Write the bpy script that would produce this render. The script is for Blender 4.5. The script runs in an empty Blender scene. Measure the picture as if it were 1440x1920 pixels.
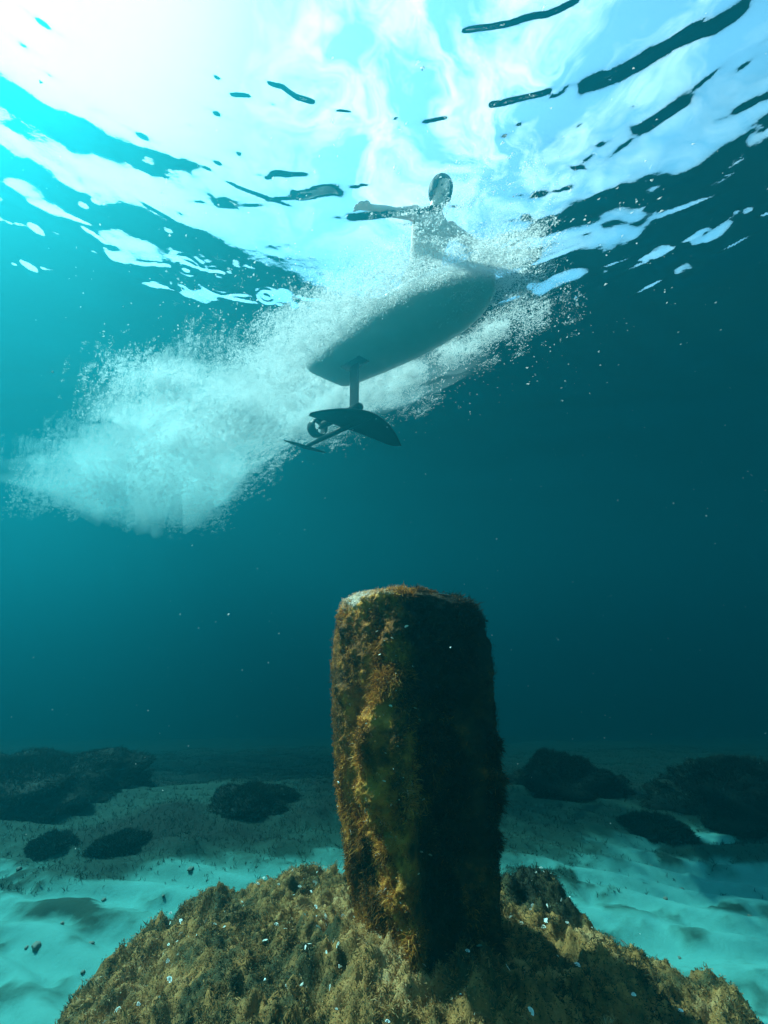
import bpy, bmesh, math, random
import numpy as np
from mathutils import Vector, Matrix

random.seed(7)
rng = np.random.default_rng(11)
S = bpy.context.scene
COL = S.collection

# ------------------------------------------------------------------ camera, sky, sun, exposure
CAM_Z = 1.2                    # camera height above the sea bed
SURF = 2.3                     # water surface above the camera
PITCH = math.radians(13.0)
FPX = 870.0                    # focal length in pixels of the 1440 x 1920 frame
cam = bpy.data.cameras.new('camera')
camo = bpy.data.objects.new('camera', cam)
COL.objects.link(camo)
camo.location = (0, 0, CAM_Z)
camo.rotation_euler = (math.pi / 2 + PITCH, 0, 0)
cam.sensor_fit = 'VERTICAL'
cam.sensor_height = 24.0
cam.lens = 24.0 * FPX / 1920.0
cam.clip_start = 0.02
cam.clip_end = 500
S.camera = camo

SUN_EL, SUN_AZ = math.radians(51), math.radians(-63)   # azimuth to the right of +Y
world = bpy.data.worlds.new('World')
S.world = world
world.use_nodes = True
SKY_STRENGTH = 0.09
SUN_STRENGTH = 5.0
HAZE_DENSITY = 0.24
S.view_settings.view_transform = 'Standard'
S.view_settings.look = 'None'
S.view_settings.gamma = 1.0
S.view_settings.exposure = 2.0

sun_dir = Vector((math.sin(SUN_AZ) * math.cos(SUN_EL), math.cos(SUN_AZ) * math.cos(SUN_EL), math.sin(SUN_EL)))

def world_nodes():
    nt = world.node_tree
    N, L = nt.nodes, nt.links
    N.clear()
    out = N.new('ShaderNodeOutputWorld')
    bg = N.new('ShaderNodeBackground')
    sky = N.new('ShaderNodeTexSky')
    sky.sky_type = 'NISHITA'
    sky.sun_disc = False
    sky.sun_elevation = SUN_EL
    sky.sun_rotation = SUN_AZ
    sky.dust_density = 0.6
    tc = N.new('ShaderNodeTexCoord')
    sep = N.new('ShaderNodeSeparateXYZ')
    L.new(tc.outputs['Generated'], sep.inputs[0])
    mx = N.new('ShaderNodeMath'); mx.operation = 'MAXIMUM'; mx.inputs[1].default_value = 0.12
    L.new(sep.outputs['Z'], mx.inputs[0])
    dv = N.new('ShaderNodeVectorMath'); dv.operation = 'DIVIDE'
    cmb = N.new('ShaderNodeCombineXYZ')
    for i in range(3):
        L.new(mx.outputs[0], cmb.inputs[i])
    L.new(tc.outputs['Generated'], dv.inputs[0]); L.new(cmb.outputs[0], dv.inputs[1])
    # wind-blown cloud: noise pushed about by another noise
    warp = N.new('ShaderNodeTexNoise'); warp.inputs['Scale'].default_value = 3.6
    warp.inputs['Detail'].default_value = 3
    L.new(dv.outputs[0], warp.inputs['Vector'])
    sub = N.new('ShaderNodeVectorMath'); sub.operation = 'SUBTRACT'; sub.inputs[1].default_value = (.5, .5, .5)
    L.new(warp.outputs['Color'], sub.inputs[0])
    sc = N.new('ShaderNodeVectorMath'); sc.operation = 'SCALE'; sc.inputs['Scale'].default_value = 0.42
    L.new(sub.outputs[0], sc.inputs[0])
    add = N.new('ShaderNodeVectorMath'); add.operation = 'ADD'
    L.new(dv.outputs[0], add.inputs[0]); L.new(sc.outputs[0], add.inputs[1])
    n1 = N.new('ShaderNodeTexNoise'); n1.inputs['Scale'].default_value = 5.0
    n1.inputs['Detail'].default_value = 7; n1.inputs['Roughness'].default_value = 0.62
    n1.inputs['Distortion'].default_value = 0.7
    L.new(add.outputs[0], n1.inputs['Vector'])
    r1 = N.new('ShaderNodeValToRGB')
    r1.color_ramp.elements[0].position = 0.44; r1.color_ramp.elements[0].color = (0, 0, 0, 1)
    r1.color_ramp.elements[1].position = 0.66; r1.color_ramp.elements[1].color = (1, 1, 1, 1)
    L.new(n1.outputs['Fac'], r1.inputs[0])
    # cloud bank in one part of the sky (ahead and above), thin elsewhere
    dist = N.new('ShaderNodeVectorMath'); dist.operation = 'DISTANCE'
    dist.inputs[1].default_value = (0.12, 0.72, 1.0)
    L.new(dv.outputs[0], dist.inputs[0])
    bank = N.new('ShaderNodeMapRange'); bank.interpolation_type = 'SMOOTHSTEP'
    bank.inputs['From Min'].default_value = 0.15; bank.inputs['From Max'].default_value = 0.55
    bank.inputs['To Min'].default_value = 1.0; bank.inputs['To Max'].default_value = 0.22
    L.new(dist.outputs['Value'], bank.inputs[0])
    mul0 = N.new('ShaderNodeMath'); mul0.operation = 'MULTIPLY'
    L.new(r1.outputs[0], mul0.inputs[0]); L.new(bank.outputs[0], mul0.inputs[1])
    # thin bright veil of high cloud round the sun
    dot = N.new('ShaderNodeVectorMath'); dot.operation = 'DOT_PRODUCT'
    dot.inputs[1].default_value = tuple(sun_dir)
    L.new(tc.outputs['Generated'], dot.inputs[0])
    veil = N.new('ShaderNodeMapRange'); veil.interpolation_type = 'SMOOTHSTEP'
    veil.inputs['From Min'].default_value = 0.86; veil.inputs['From Max'].default_value = 0.99
    veil.inputs['To Min'].default_value = 0.0; veil.inputs['To Max'].default_value = 0.8
    L.new(dot.outputs['Value'], veil.inputs[0])
    mul = N.new('ShaderNodeMath'); mul.operation = 'MAXIMUM'
    L.new(mul0.outputs[0], mul.inputs[0]); L.new(veil.outputs[0], mul.inputs[1])
    mix = N.new('ShaderNodeMix'); mix.data_type = 'RGBA'
    L.new(mul.outputs[0], mix.inputs['Factor'])
    tint = N.new('ShaderNodeMix'); tint.data_type = 'RGBA'; tint.blend_type = 'MULTIPLY'
    tint.inputs['Factor'].default_value = 1.0
    L.new(sky.outputs[0], tint.inputs['A']); tint.inputs['B'].default_value = (1.45, 1.85, 1.6, 1)
    L.new(tint.outputs['Result'], mix.inputs['A'])
    mix.inputs['B'].default_value = (8.0, 8.4, 8.8, 1)
    L.new(mix.outputs['Result'], bg.inputs[0])
    bg.inputs[1].default_value = SKY_STRENGTH
    L.new(bg.outputs[0], out.inputs[0])
world_nodes()

sl = bpy.data.lights.new('sun', 'SUN')
sl.energy = SUN_STRENGTH
sl.angle = math.radians(0.5)
sl.color = (1.0, 0.95, 0.86)
so = bpy.data.objects.new('sun', sl)
COL.objects.link(so)
so.rotation_euler = sun_dir.to_track_quat('Z', 'Y').to_euler()
so.location = (-20, 20, 30)

S.cycles.use_denoising = True
S.cycles.max_bounces = 8
S.cycles.diffuse_bounces = 4
S.cycles.glossy_bounces = 3
S.cycles.transmission_bounces = 4
S.cycles.volume_bounces = 3
S.cycles.transparent_max_bounces = 24
S.cycles.sample_clamp_indirect = 6.0

# ------------------------------------------------------------------ small maths
def ray(px, py):
    r = (px - 720.0) / FPX; u = (960.0 - py) / FPX
    return np.array([r, math.cos(PITCH) - u * math.sin(PITCH), u * math.cos(PITCH) + math.sin(PITCH)])
def on_z(px, py, z):           # point of the photo on a level plane, z above the sea bed
    v = ray(px, py); p = v * (z - CAM_Z) / v[2]
    return np.array([p[0], p[1], z])
def on_y(px, py, y):
    v = ray(px, py); p = v * y / v[1]
    return np.array([p[0], p[1], p[2] + CAM_Z])
def sstep(a, b, x):
    t = np.clip((x - a) / (b - a), 0, 1); return t * t * (3 - 2 * t)
_L3 = rng.random((64, 64, 64))
def vnoise(x, y, z=0.0):       # value noise 0..1
    x, y, z = np.broadcast_arrays(np.asarray(x, float), np.asarray(y, float), np.asarray(z, float))
    xi, yi, zi = np.floor(x).astype(int), np.floor(y).astype(int), np.floor(z).astype(int)
    xf, yf, zf = x - xi, y - yi, z - zi
    xf, yf, zf = [f * f * f * (f * (f * 6 - 15) + 10) for f in (xf, yf, zf)]
    g = lambda a, b, c: _L3[(xi + a) & 63, (yi + b) & 63, (zi + c) & 63]
    l = lambda a, b, t: a + (b - a) * t
    return l(l(l(g(0,0,0), g(1,0,0), xf), l(g(0,1,0), g(1,1,0), xf), yf),
             l(l(g(0,0,1), g(1,0,1), xf), l(g(0,1,1), g(1,1,1), xf), yf), zf)
def fbm(x, y, z=0.0, o=4, gain=0.5):
    s = 0; a = 1; t = 0
    for k in range(o):
        f = 2.03 ** k
        s = s + a * vnoise(np.asarray(x) * f + 17.3 * k, np.asarray(y) * f + 5.1 * k, np.asarray(z) * f + 9.7 * k)
        t += a; a *= gain
    return s / t

# ------------------------------------------------------------------ objects and meshes
def tag(o, label=None, cat=None, group=None, kind=None):
    if label: o['label'] = label
    if cat: o['category'] = cat
    if group: o['group'] = group
    if kind: o['kind'] = kind
    return o
def empty(name, loc=(0, 0, 0), rz=0):
    o = bpy.data.objects.new(name, None); COL.objects.link(o)
    o.location = loc; o.rotation_euler = (0, 0, rz); o.empty_display_size = 0.1
    return o
def mesh_np(name, V, F, mat, parent=None, smooth=False, tint=None):
    """F: list of (n, k) int arrays"""
    me = bpy.data.meshes.new(name)
    V = np.asarray(V, np.float32)
    me.vertices.add(len(V)); me.vertices.foreach_set('co', V.ravel())
    if not isinstance(F, list): F = [F]
    loops = np.concatenate([f.ravel() for f in F]).astype(np.int32)
    tot = np.concatenate([np.full(len(f), f.shape[1], np.int32) for f in F])
    st = np.concatenate([[0], np.cumsum(tot)[:-1]]).astype(np.int32)
    me.loops.add(len(loops)); me.loops.foreach_set('vertex_index', loops)
    me.polygons.add(len(tot)); me.polygons.foreach_set('loop_start', st); me.polygons.foreach_set('loop_total', tot)
    if smooth: me.polygons.foreach_set('use_smooth', np.ones(len(tot), bool))
    if tint is not None:
        a = me.attributes.new('tint', 'FLOAT', 'POINT'); a.data.foreach_set('value', np.asarray(tint, np.float32))
    me.update(calc_edges=True)
    me.materials.append(mat)
    o = bpy.data.objects.new(name, me); COL.objects.link(o)
    if parent: o.parent = parent
    return o
def grid_faces(ny, nx, wrap=False):
    j, i = np.meshgrid(np.arange(ny - 1), np.arange(nx if wrap else nx - 1), indexing='ij')
    a = j * nx + i; b = j * nx + (i + 1) % nx
    return np.stack([a, b, b + nx, a + nx], -1).reshape(-1, 4)
def bm_obj(name, bm, mat, parent=None, smooth=True):
    bmesh.ops.recalc_face_normals(bm, faces=bm.faces)
    me = bpy.data.meshes.new(name); bm.to_mesh(me); bm.free()
    if smooth:
        for p in me.polygons: p.use_smooth = True
    me.materials.append(mat)
    o = bpy.data.objects.new(name, me); COL.objects.link(o)
    if parent: o.parent = parent
    return o

def loft(name, rings, mat, parent=None, caps=True, smooth=True):
    """rings: list of (k,3) closed sections"""
    k = len(rings[0]); n = len(rings)
    V = np.concatenate(rings)
    F = [grid_faces(n, k, wrap=True)]
    o = None
    if caps:
        F = F + [np.arange(k)[::-1].reshape(1, k), (np.arange(k) + (n - 1) * k).reshape(1, k)]
    o = mesh_np(name, V, F, mat, parent, smooth)
    bm = bmesh.new(); bm.from_mesh(o.data); bmesh.ops.recalc_face_normals(bm, faces=bm.faces); bm.to_mesh(o.data); bm.free()
    return o

# ------------------------------------------------------------------ materials
def mat_base(name):
    m = bpy.data.materials.new(name); m.use_nodes = True
    N = m.node_tree.nodes; N.clear()
    out = N.new('ShaderNodeOutputMaterial')
    return m, N, m.node_tree.links, out
def ramp(N, stops):
    r = N.new('ShaderNodeValToRGB')
    e = r.color_ramp.elements
    while len(e) < len(stops): e.new(0.5)
    for el, (p, c) in zip(e, stops):
        el.position = p; el.color = (*c, 1)
    return r
def noise(N, L, scale, detail=4, rough=0.55, coord='Object'):
    tc = N.new('ShaderNodeTexCoord'); n = N.new('ShaderNodeTexNoise')
    n.inputs['Scale'].default_value = scale; n.inputs['Detail'].default_value = detail
    n.inputs['Roughness'].default_value = rough
    L.new(tc.outputs[coord], n.inputs['Vector'])
    return n
def simple_mat(name, col, rough=0.6, var=0.25, scale=8, bump=0.0, bscale=60, spec=0.4):
    m, N, L, out = mat_base(name)
    b = N.new('ShaderNodeBsdfPrincipled'); b.inputs['Roughness'].default_value = rough
    b.inputs['Specular IOR Level'].default_value = spec
    n = noise(N, L, scale)
    r = ramp(N, [(0.3, tuple(c * (1 - var) for c in col)), (0.7, tuple(min(1, c * (1 + var)) for c in col))])
    L.new(n.outputs['Fac'], r.inputs[0]); L.new(r.outputs[0], b.inputs['Base Color'])
    if bump:
        n2 = noise(N, L, bscale); bp = N.new('ShaderNodeBump'); bp.inputs['Strength'].default_value = bump
        bp.inputs['Distance'].default_value = 0.01
        L.new(n2.outputs['Fac'], bp.inputs['Height']); L.new(bp.outputs[0], b.inputs['Normal'])
    L.new(b.outputs[0], out.inputs[0])
    return m
def tint_mat(name, stops, rough=0.8, transl=0.0, bump=0.0, bscale=120, noisemix=0.0, nscale=30):
    """colour from the 'tint' attribute (what grows there; on pillar and reef turf also painted shade), with fine noise"""
    m, N, L, out = mat_base(name)
    at = N.new('ShaderNodeAttribute'); at.attribute_name = 'tint'
    fac = at.outputs['Fac']
    if noisemix:
        n = noise(N, L, nscale, 5, 0.65)
        s1 = N.new('ShaderNodeMath'); s1.operation = 'SUBTRACT'; s1.inputs[1].default_value = 0.5
        L.new(n.outputs['Fac'], s1.inputs[0])
        ma = N.new('ShaderNodeMath'); ma.operation = 'MULTIPLY_ADD'; ma.inputs[1].default_value = noisemix
        L.new(s1.outputs[0], ma.inputs[0]); L.new(fac, ma.inputs[2]); fac = ma.outputs[0]
    r = ramp(N, stops); L.new(fac, r.inputs[0])
    d = N.new('ShaderNodeBsdfPrincipled'); d.inputs['Roughness'].default_value = rough
    d.inputs['Specular IOR Level'].default_value = 0.15
    L.new(r.outputs[0], d.inputs['Base Color'])
    if bump:
        n2 = noise(N, L, bscale, 6, 0.7); bp = N.new('ShaderNodeBump'); bp.inputs['Strength'].default_value = bump
        bp.inputs['Distance'].default_value = 0.02
        L.new(n2.outputs['Fac'], bp.inputs['Height']); L.new(bp.outputs[0], d.inputs['Normal'])
    sh = d.outputs[0]
    if transl:
        t = N.new('ShaderNodeBsdfTranslucent'); L.new(r.outputs[0], t.inputs['Color'])
        mx = N.new('ShaderNodeMixShader'); mx.inputs[0].default_value = transl
        L.new(sh, mx.inputs[1]); L.new(t.outputs[0], mx.inputs[2]); sh = mx.outputs[0]
    L.new(sh, out.inputs[0])
    return m

def water_mat():
    # air above, water below: Fresnel with total internal reflection beyond the critical angle
    m, N, L, out = mat_base('water_surface')
    fr = N.new('ShaderNodeFresnel'); fr.inputs['IOR'].default_value = 1.333
    gl = N.new('ShaderNodeBsdfGlossy'); gl.inputs['Roughness'].default_value = 0.03
    gl.inputs['Color'].default_value = (1, 1, 1, 1)
    tr = N.new('ShaderNodeBsdfTransparent')
    n = noise(N, L, 14, 4, 0.5); bp = N.new('ShaderNodeBump'); bp.inputs['Strength'].default_value = 0.3
    bp.inputs['Distance'].default_value = 0.004
    L.new(n.outputs['Fac'], bp.inputs['Height'])
    L.new(bp.outputs[0], fr.inputs['Normal']); L.new(bp.outputs[0], gl.inputs['Normal'])
    mx = N.new('ShaderNodeMixShader')
    L.new(fr.outputs[0], mx.inputs[0]); L.new(tr.outputs[0], mx.inputs[1]); L.new(gl.outputs[0], mx.inputs[2])
    L.new(mx.outputs[0], out.inputs[0])
    return m

def foam_mat():
    m, N, L, out = mat_base('foam')
    d = N.new('ShaderNodeBsdfDiffuse'); d.inputs[0].default_value = (.98, .985, .985, 1)
    t = N.new('ShaderNodeBsdfTranslucent'); t.inputs[0].default_value = (.98, .985, .985, 1)
    mx = N.new('ShaderNodeMixShader'); mx.inputs[0].default_value = 0.55
    L.new(d.outputs[0], mx.inputs[1]); L.new(t.outputs[0], mx.inputs[2])
    tr = N.new('ShaderNodeBsdfTransparent')          # a bubble lets much of the light by
    m2 = N.new('ShaderNodeMixShader'); m2.inputs[0].default_value = 0.35
    L.new(mx.outputs[0], m2.inputs[1]); L.new(tr.outputs[0], m2.inputs[2])
    L.new(m2.outputs[0], out.inputs[0])
    return m

M = {}
M['water'] = water_mat()
M['foam'] = foam_mat()
ALGAE = [(0.0, (.012, .012, .006)), (0.25, (.07, .04, .014)), (0.45, (.28, .10, .018)), (0.65, (.58, .22, .03)),
         (0.82, (.68, .31, .06)), (1.0, (.62, .48, .38))]
M['algae'] = tint_mat('brown_algae', ALGAE, transl=0.3)
M['rock'] = tint_mat('overgrown_stone', ALGAE, bump=0.9, bscale=70, noisemix=0.5, nscale=28)
TURF = [(0.0, (.014, .018, .011)), (0.3, (.075, .06, .024)), (0.55, (.36, .165, .048)), (0.8, (.50, .275, .115)), (1.0, (.55, .48, .34))]
M['turf'] = tint_mat('algae_turf', TURF, transl=0.25)
M['reef'] = tint_mat('reef_rock', TURF, bump=0.8, bscale=60, noisemix=0.55, nscale=24)
M['sand'] = tint_mat('sand', [(0.0, (.07, .25, .225)), (0.2, (.05, .18, .155)), (0.42, (.012, .046, .035)), (1.0, (.003, .012, .009))],
                     rough=0.9, bump=0.25, bscale=45, noisemix=0.34, nscale=13)
M['weed'] = tint_mat('seagrass', [(0, (.003, .011, .008)), (1, (.022, .058, .04))], transl=0.2)
M['hull'] = simple_mat('board_hull', (.66, .70, .70), 0.35, 0.08, 3)
M['rail'] = simple_mat('board_rail', (.78, .80, .80), 0.3, 0.05, 3)
M['carbon'] = simple_mat('dark_foil', (.02, .024, .028), 0.35, 0.3, 10)
M['alu'] = simple_mat('grey_mast', (.10, .12, .13), 0.35, 0.15, 8)
M['skin'] = simple_mat('skin', (.66, .37, .29), 0.55, 0.12, 9)
M['hair'] = simple_mat('dark_hair', (.035, .026, .022), 0.8, 0.35, 60)
M['shorts'] = simple_mat('dark_shorts', (.03, .035, .045), 0.7, 0.3, 20)
M['eye'] = simple_mat('eye', (.05, .04, .035), 0.2, 0.1, 5)
M['lips'] = simple_mat('lips', (.36, .15, .13), 0.5, 0.1, 5)
M['shell'] = simple_mat('pale_calcified_algae', (.86, .87, .82), 0.4, 0.15, 40)
M['stone'] = simple_mat('dull_stone', (.10, .13, .10), 0.8, .4, 60)
M['speck'] = simple_mat('drifting_particle', (.8, .85, .85), 0.5, 0.1, 5)
m, N_, L_, o_ = mat_base('haze')
pv = N_.new('ShaderNodeVolumePrincipled')
pv.inputs['Color'].default_value = (0.006, 0.122, 0.152, 1)
pv.inputs['Absorption Color'].default_value = (0.0, 0.24, 0.275, 1)
pv.inputs['Density'].default_value = HAZE_DENSITY
pv.inputs['Anisotropy'].default_value = 0.78
L_.new(pv.outputs[0], o_.inputs['Volume'])
M['haze'] = m
m, N_, L_, o_ = mat_base('bubble_mist')
pv = N_.new('ShaderNodeVolumePrincipled')
pv.inputs['Color'].default_value = (0.95, 0.995, 0.998, 1)
pv.inputs['Density'].default_value = 0.75
pv.inputs['Anisotropy'].default_value = 0.35
L_.new(pv.outputs[0], o_.inputs['Volume'])
M['mist'] = m

# ------------------------------------------------------------------ sea bed
def graded(lo, hi, f0, f1, fine, growth=1.16):
    a = list(np.arange(f0, f1, fine))
    st, x = fine, f0
    while x > lo: st *= growth; x -= st; a.insert(0, max(x, lo))
    st, x = fine, a[-1]
    while x < hi: st *= growth; x += st; a.append(min(x, hi))
    return np.array(a)

def weed_mask(X, Y):           # 0 sand .. 1 weed: where the meadow grows
    edge = np.where(X < 0.3, 2.45 + 0.1 * X, 2.55 + 0.12 * X - 0.5 * sstep(1.9, 2.6, X))
    w = sstep(-0.25, 0.55, Y - edge + 1.5 * (fbm(X * 1.5 + 3, Y * 1.9, 0.7, 4) - 0.5))
    w = w * (0.55 + 0.45 * sstep(0.3, 0.62, fbm(X * 0.9 + 8, Y * 1.1 + 2, 3.1, 3)))
    w = np.maximum(w, 0.97 * sstep(3.1, 4.7, Y + .8 * (fbm(X * 1.1, Y * 1.6, 6, 3) - .5)))
    w = np.maximum(w, sstep(0.55, 0.70, fbm(X * 2.3 + 31, Y * 3.6 + 7, 1.2, 5, .6)) * 0.5)
    w = np.maximum(w, sstep(0.58, 0.74, fbm(X * 6 + 3, Y * 11 + 1, 4.2, 3)) * 0.32)
    return w
def bed_height(X, Y):
    rip = 0.020 * np.sin((Y * 1.0 + X * 0.28 + 0.35 * fbm(X * 1.2, Y * 1.2, 0, 3)) * 34)
    h = 0.10 * (fbm(X * 0.6, Y * 0.6, 5, 3) - 0.5) + 0.03 * (fbm(X * 4, Y * 4, 2, 3) - 0.5)
    w = weed_mask(X, Y)
    far = sstep(3.0, 9.0, Y) * 0.25
    h = h - 0.20 * np.clip(Y - 3.3, 0, 14) * sstep(3.0, 4.6, Y)
    return h + rip * (1 - w) + w * 0.10 * fbm(X * 3, Y * 3, 8, 4) + far * (fbm(X * .5, Y * .5, 4, 3) - 0.3)

gx = graded(-70, 70, -3.6, 3.6, 0.022)
gy = graded(-30, 70, 0.6, 6.0, 0.022)
X, Y = np.meshgrid(gx, gy)
bed = mesh_np('seabed', np.stack([X, Y, bed_height(X, Y)], -1).reshape(-1, 3), grid_faces(len(gy), len(gx)), M['sand'],
              smooth=True, tint=weed_mask(X, Y).ravel())
tag(bed, 'pale rippled sand sea bed with dark weed patches', 'seabed', kind='structure')

# ------------------------------------------------------------------ water surface with its waves
ZS = CAM_Z + SURF
def incidence(p):              # angle between the line of sight and the vertical
    return math.degrees(math.acos(SURF / math.sqrt(p[0] ** 2 + p[1] ** 2 + SURF ** 2)))
# steep little wave fronts (photo pixels of their crests, half thickness in pixels, sign)
FRONTS = [
    ([(860,52),(950,42),(1020,22),(1100,-12)], 9, 1), ([(1072,162),(1150,130),(1230,95),(1330,40),(1430,-20)], 15, 1),
    ([(910,194),(980,182),(1045,162)], 8, 1), ([(1190,258),(1240,215),(1295,168)], 10, 1),
    ([(788,229),(845,216)], 5, 1), ([(732,222),(752,218)], 4, 1), ([(626,204),(666,207)], 4, 1),
    ([(496,156),(530,158),(556,180),(600,194)], 7, 1), ([(428,180),(476,177)], 6, 1),
    ([(-60,150),(0,180),(60,207),(150,247),(220,276),(300,302),(350,320),(410,338)], 25, 1),
    ([(497,327),(540,330),(588,329)], 6, 1), ([(545,373),(600,362),(650,356)], 10, 1), ([(392,385),(450,388)], 9, 1),
    ([(335,422),(380,450),(435,478)], 13, 1),
    ([(1260,362),(1320,320),(1370,280),(1415,252)], 11, 1), ([(1370,212),(1430,178)], 5, 1),
    ([(1114,382),(1190,344)], 7, 1), ([(990,367),(1034,362)], 7, 1), ([(1080,324),(1090,314)], 6, 1),
    ([(1396,304),(1470,262)], 13, 1), ([(1422,234),(1470,200)], 8, 1),
    ([(646,412),(720,408),(790,398),(835,392)], 7, 1), ([(735,428),(800,422)], 5, 1),
    ([(990,445),(1050,420),(1080,392)], 12, 1), ([(1090,415),(1150,388),(1225,362)], 12, 1),
    ([(1120,440),(1160,425),(1215,420)], 6, 1), ([(1195,468),(1230,440),(1262,420)], 7, 1),
    ([(1095,462),(1160,436),(1225,412)], 18, -1), ([(1275,462),(1340,440),(1410,412)], 12, -1),
    ([(1250,524),(1295,502),(1335,480)], 9, -1), ([(985,552),(1050,528),(1115,508)], 10, -1), ([(1215,490),(1270,462)], 8, -1),
    ([(325,500),(375,506)], 10, -1), ([(325,540),(370,548),(415,556)], 9, -1), ([(475,556),(560,560)], 8, -1),
    ([(195,478),(245,490)], 5, -1), ([(50,428),(85,436)], 5, -1), ([(40,498),(70,502)], 4, -1),
    ([(180,430),(240,462),(310,480)], 14, -1), ([(0,330),(60,372),(140,420)], 10, -1),
]
_r = np.random.default_rng(404)
def _pix(p):
    c = p[1] * math.cos(PITCH) + SURF * math.sin(PITCH)
    return 720 + FPX * p[0] / c, 960 - FPX * (SURF * math.cos(PITCH) - p[1] * math.sin(PITCH)) / c
for _k in range(95):
    inc_ = _r.uniform(36, 55); az_ = math.radians(_r.uniform(-62, 62)); rad_ = SURF * math.tan(math.radians(inc_))
    a_ = az_ + _r.uniform(.01, .035) * (1 if _r.random() < .5 else -1)
    r2_ = rad_ * (1 + _r.normal(0, .012))
    pts_ = [_pix((rad_ * math.sin(t), r2_ * math.cos(t))) for t in (az_, (az_ + a_) / 2, a_)]
    pts_.sort()
    if inc_ < 47 and abs(math.degrees(az_)) < 16: continue
    FRONTS.append((pts_, _r.uniform(2.5, 5.5), 1 if inc_ < 48 else -1))
def water_height(X, Y):
    H = np.zeros_like(X)
    # long and short wind ripples
    for lam, ang, amp, ph in ((2.6, 100, .015, 0.4), (1.3, 62, .004, 2.1), (0.92, 121, .0025, 4.0), (0.55, 80, .0012, 1.0), (0.37, 105, .0006, 3.3)):
        a = math.radians(ang); k = 2 * math.pi / lam
        wob = 1.2 * fbm(X * 0.5 + ph, Y * 0.5, ph, 2)
        H += amp * np.sin(k * (X * math.cos(a) + Y * math.sin(a)) + ph + wob * 3)
    H += 0.016 * (fbm(X * 1.7, Y * 1.7, 0.3, 3) - 0.5)
    R = np.sqrt(X ** 2 + Y ** 2)
    for pts, hw, sg in FRONTS:
        q = np.array([on_z(*p, ZS) for p in pts])[:, :2]
        mid = pts[len(pts) // 2]
        pm = on_z(*mid, ZS)
        tx = np.array(pts[-1], float) - np.array(pts[0], float); tx /= np.hypot(*tx)
        nx = np.array([-tx[1], tx[0]])
        pa, pb = on_z(*(np.array(mid) + nx * hw), ZS), on_z(*(np.array(mid) - nx * hw), ZS)
        hwm = np.hypot(*(pa - pb)[:2]) / 2
        inc = incidence((pm[0], pm[1]))
        need = 48.6 - inc if sg > 0 else inc - 48.6
        need = max(need, 2.0) + 1.0
        # the slope acts along the line of sight; a slanted front needs more
        d = q[-1] - q[0]; d /= np.hypot(*d); nrm = np.array([-d[1], d[0]])
        rad = pm[:2] / np.hypot(*pm[:2])
        if nrm @ rad < 0: nrm = -nrm
        thr = math.tan(math.radians(need)) / max(nrm @ rad, 0.45)
        w = 1.8 * hwm
        A = thr * 1.5 * w * sg
        # distance to the polyline, signed, and the way along it
        bx0, bx1 = q[:, 0].min() - 6 * w, q[:, 0].max() + 6 * w
        by0, by1 = q[:, 1].min() - 6 * w, q[:, 1].max() + 6 * w
        sel = (X > bx0) & (X < bx1) & (Y > by0) & (Y < by1)
        if not sel.any(): continue
        xs, ys = X[sel], Y[sel]
        wobx = 0.5 * hwm * (fbm(xs * 9, ys * 9, hw, 2) - 0.5) * 2
        best = np.full(xs.shape, 1e9); sgn = np.zeros_like(xs); along = np.zeros_like(xs)
        seg = np.hypot(*(q[1:] - q[:-1]).T); tot = seg.sum(); acc = 0
        for k in range(len(q) - 1):
            e = (q[k + 1] - q[k]) / seg[k]
            t = np.clip((xs - q[k, 0]) * e[0] + (ys - q[k, 1]) * e[1], 0, seg[k])
            dx, dy = xs - q[k, 0] - e[0] * t, ys - q[k, 1] - e[1] * t
            dd = np.hypot(dx, dy)
            c = dx * nrm[0] + dy * nrm[1]
            m = dd < best
            best[m] = dd[m]; sgn[m] = np.sign(c[m]); along[m] = (acc + t[m]); acc += seg[k]
        c = best * sgn + wobx
        ends = sstep(0, min(1.5 * hwm, tot * .3), along) * sstep(0, min(2.5 * hwm, tot * .4), tot - along)
        u = c / w
        H[sel] += A * u * np.exp(-u * u / 2) * (0.25 + 0.75 * ends) * np.where(best < 5.5 * w, 1, 0)
    # rings where drops fell back
    for px, py, r in ((350,505,.10), (410,528,.13), (500,556,.1), (395,600,.08)):
        p = on_z(px, py, ZS); d = np.hypot(X - p[0], Y - p[1])
        H += 0.0016 * np.sin(d * 2 * math.pi / 0.045) * np.exp(-(d / r) ** 2)
    return H
wx = graded(-60, 60, -3.2, 3.0, 0.012)
wy = graded(-30, 60, 0.9, 4.6, 0.012)
X, Y = np.meshgrid(wx, wy)
wat = mesh_np('water_surface', np.stack([X, Y, ZS + water_height(X, Y)], -1).reshape(-1, 3), grid_faces(len(wy), len(wx)), M['water'], smooth=True)
tag(wat, 'rippled sea surface seen from below, bright sky through its window', 'water', kind='structure')

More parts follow.
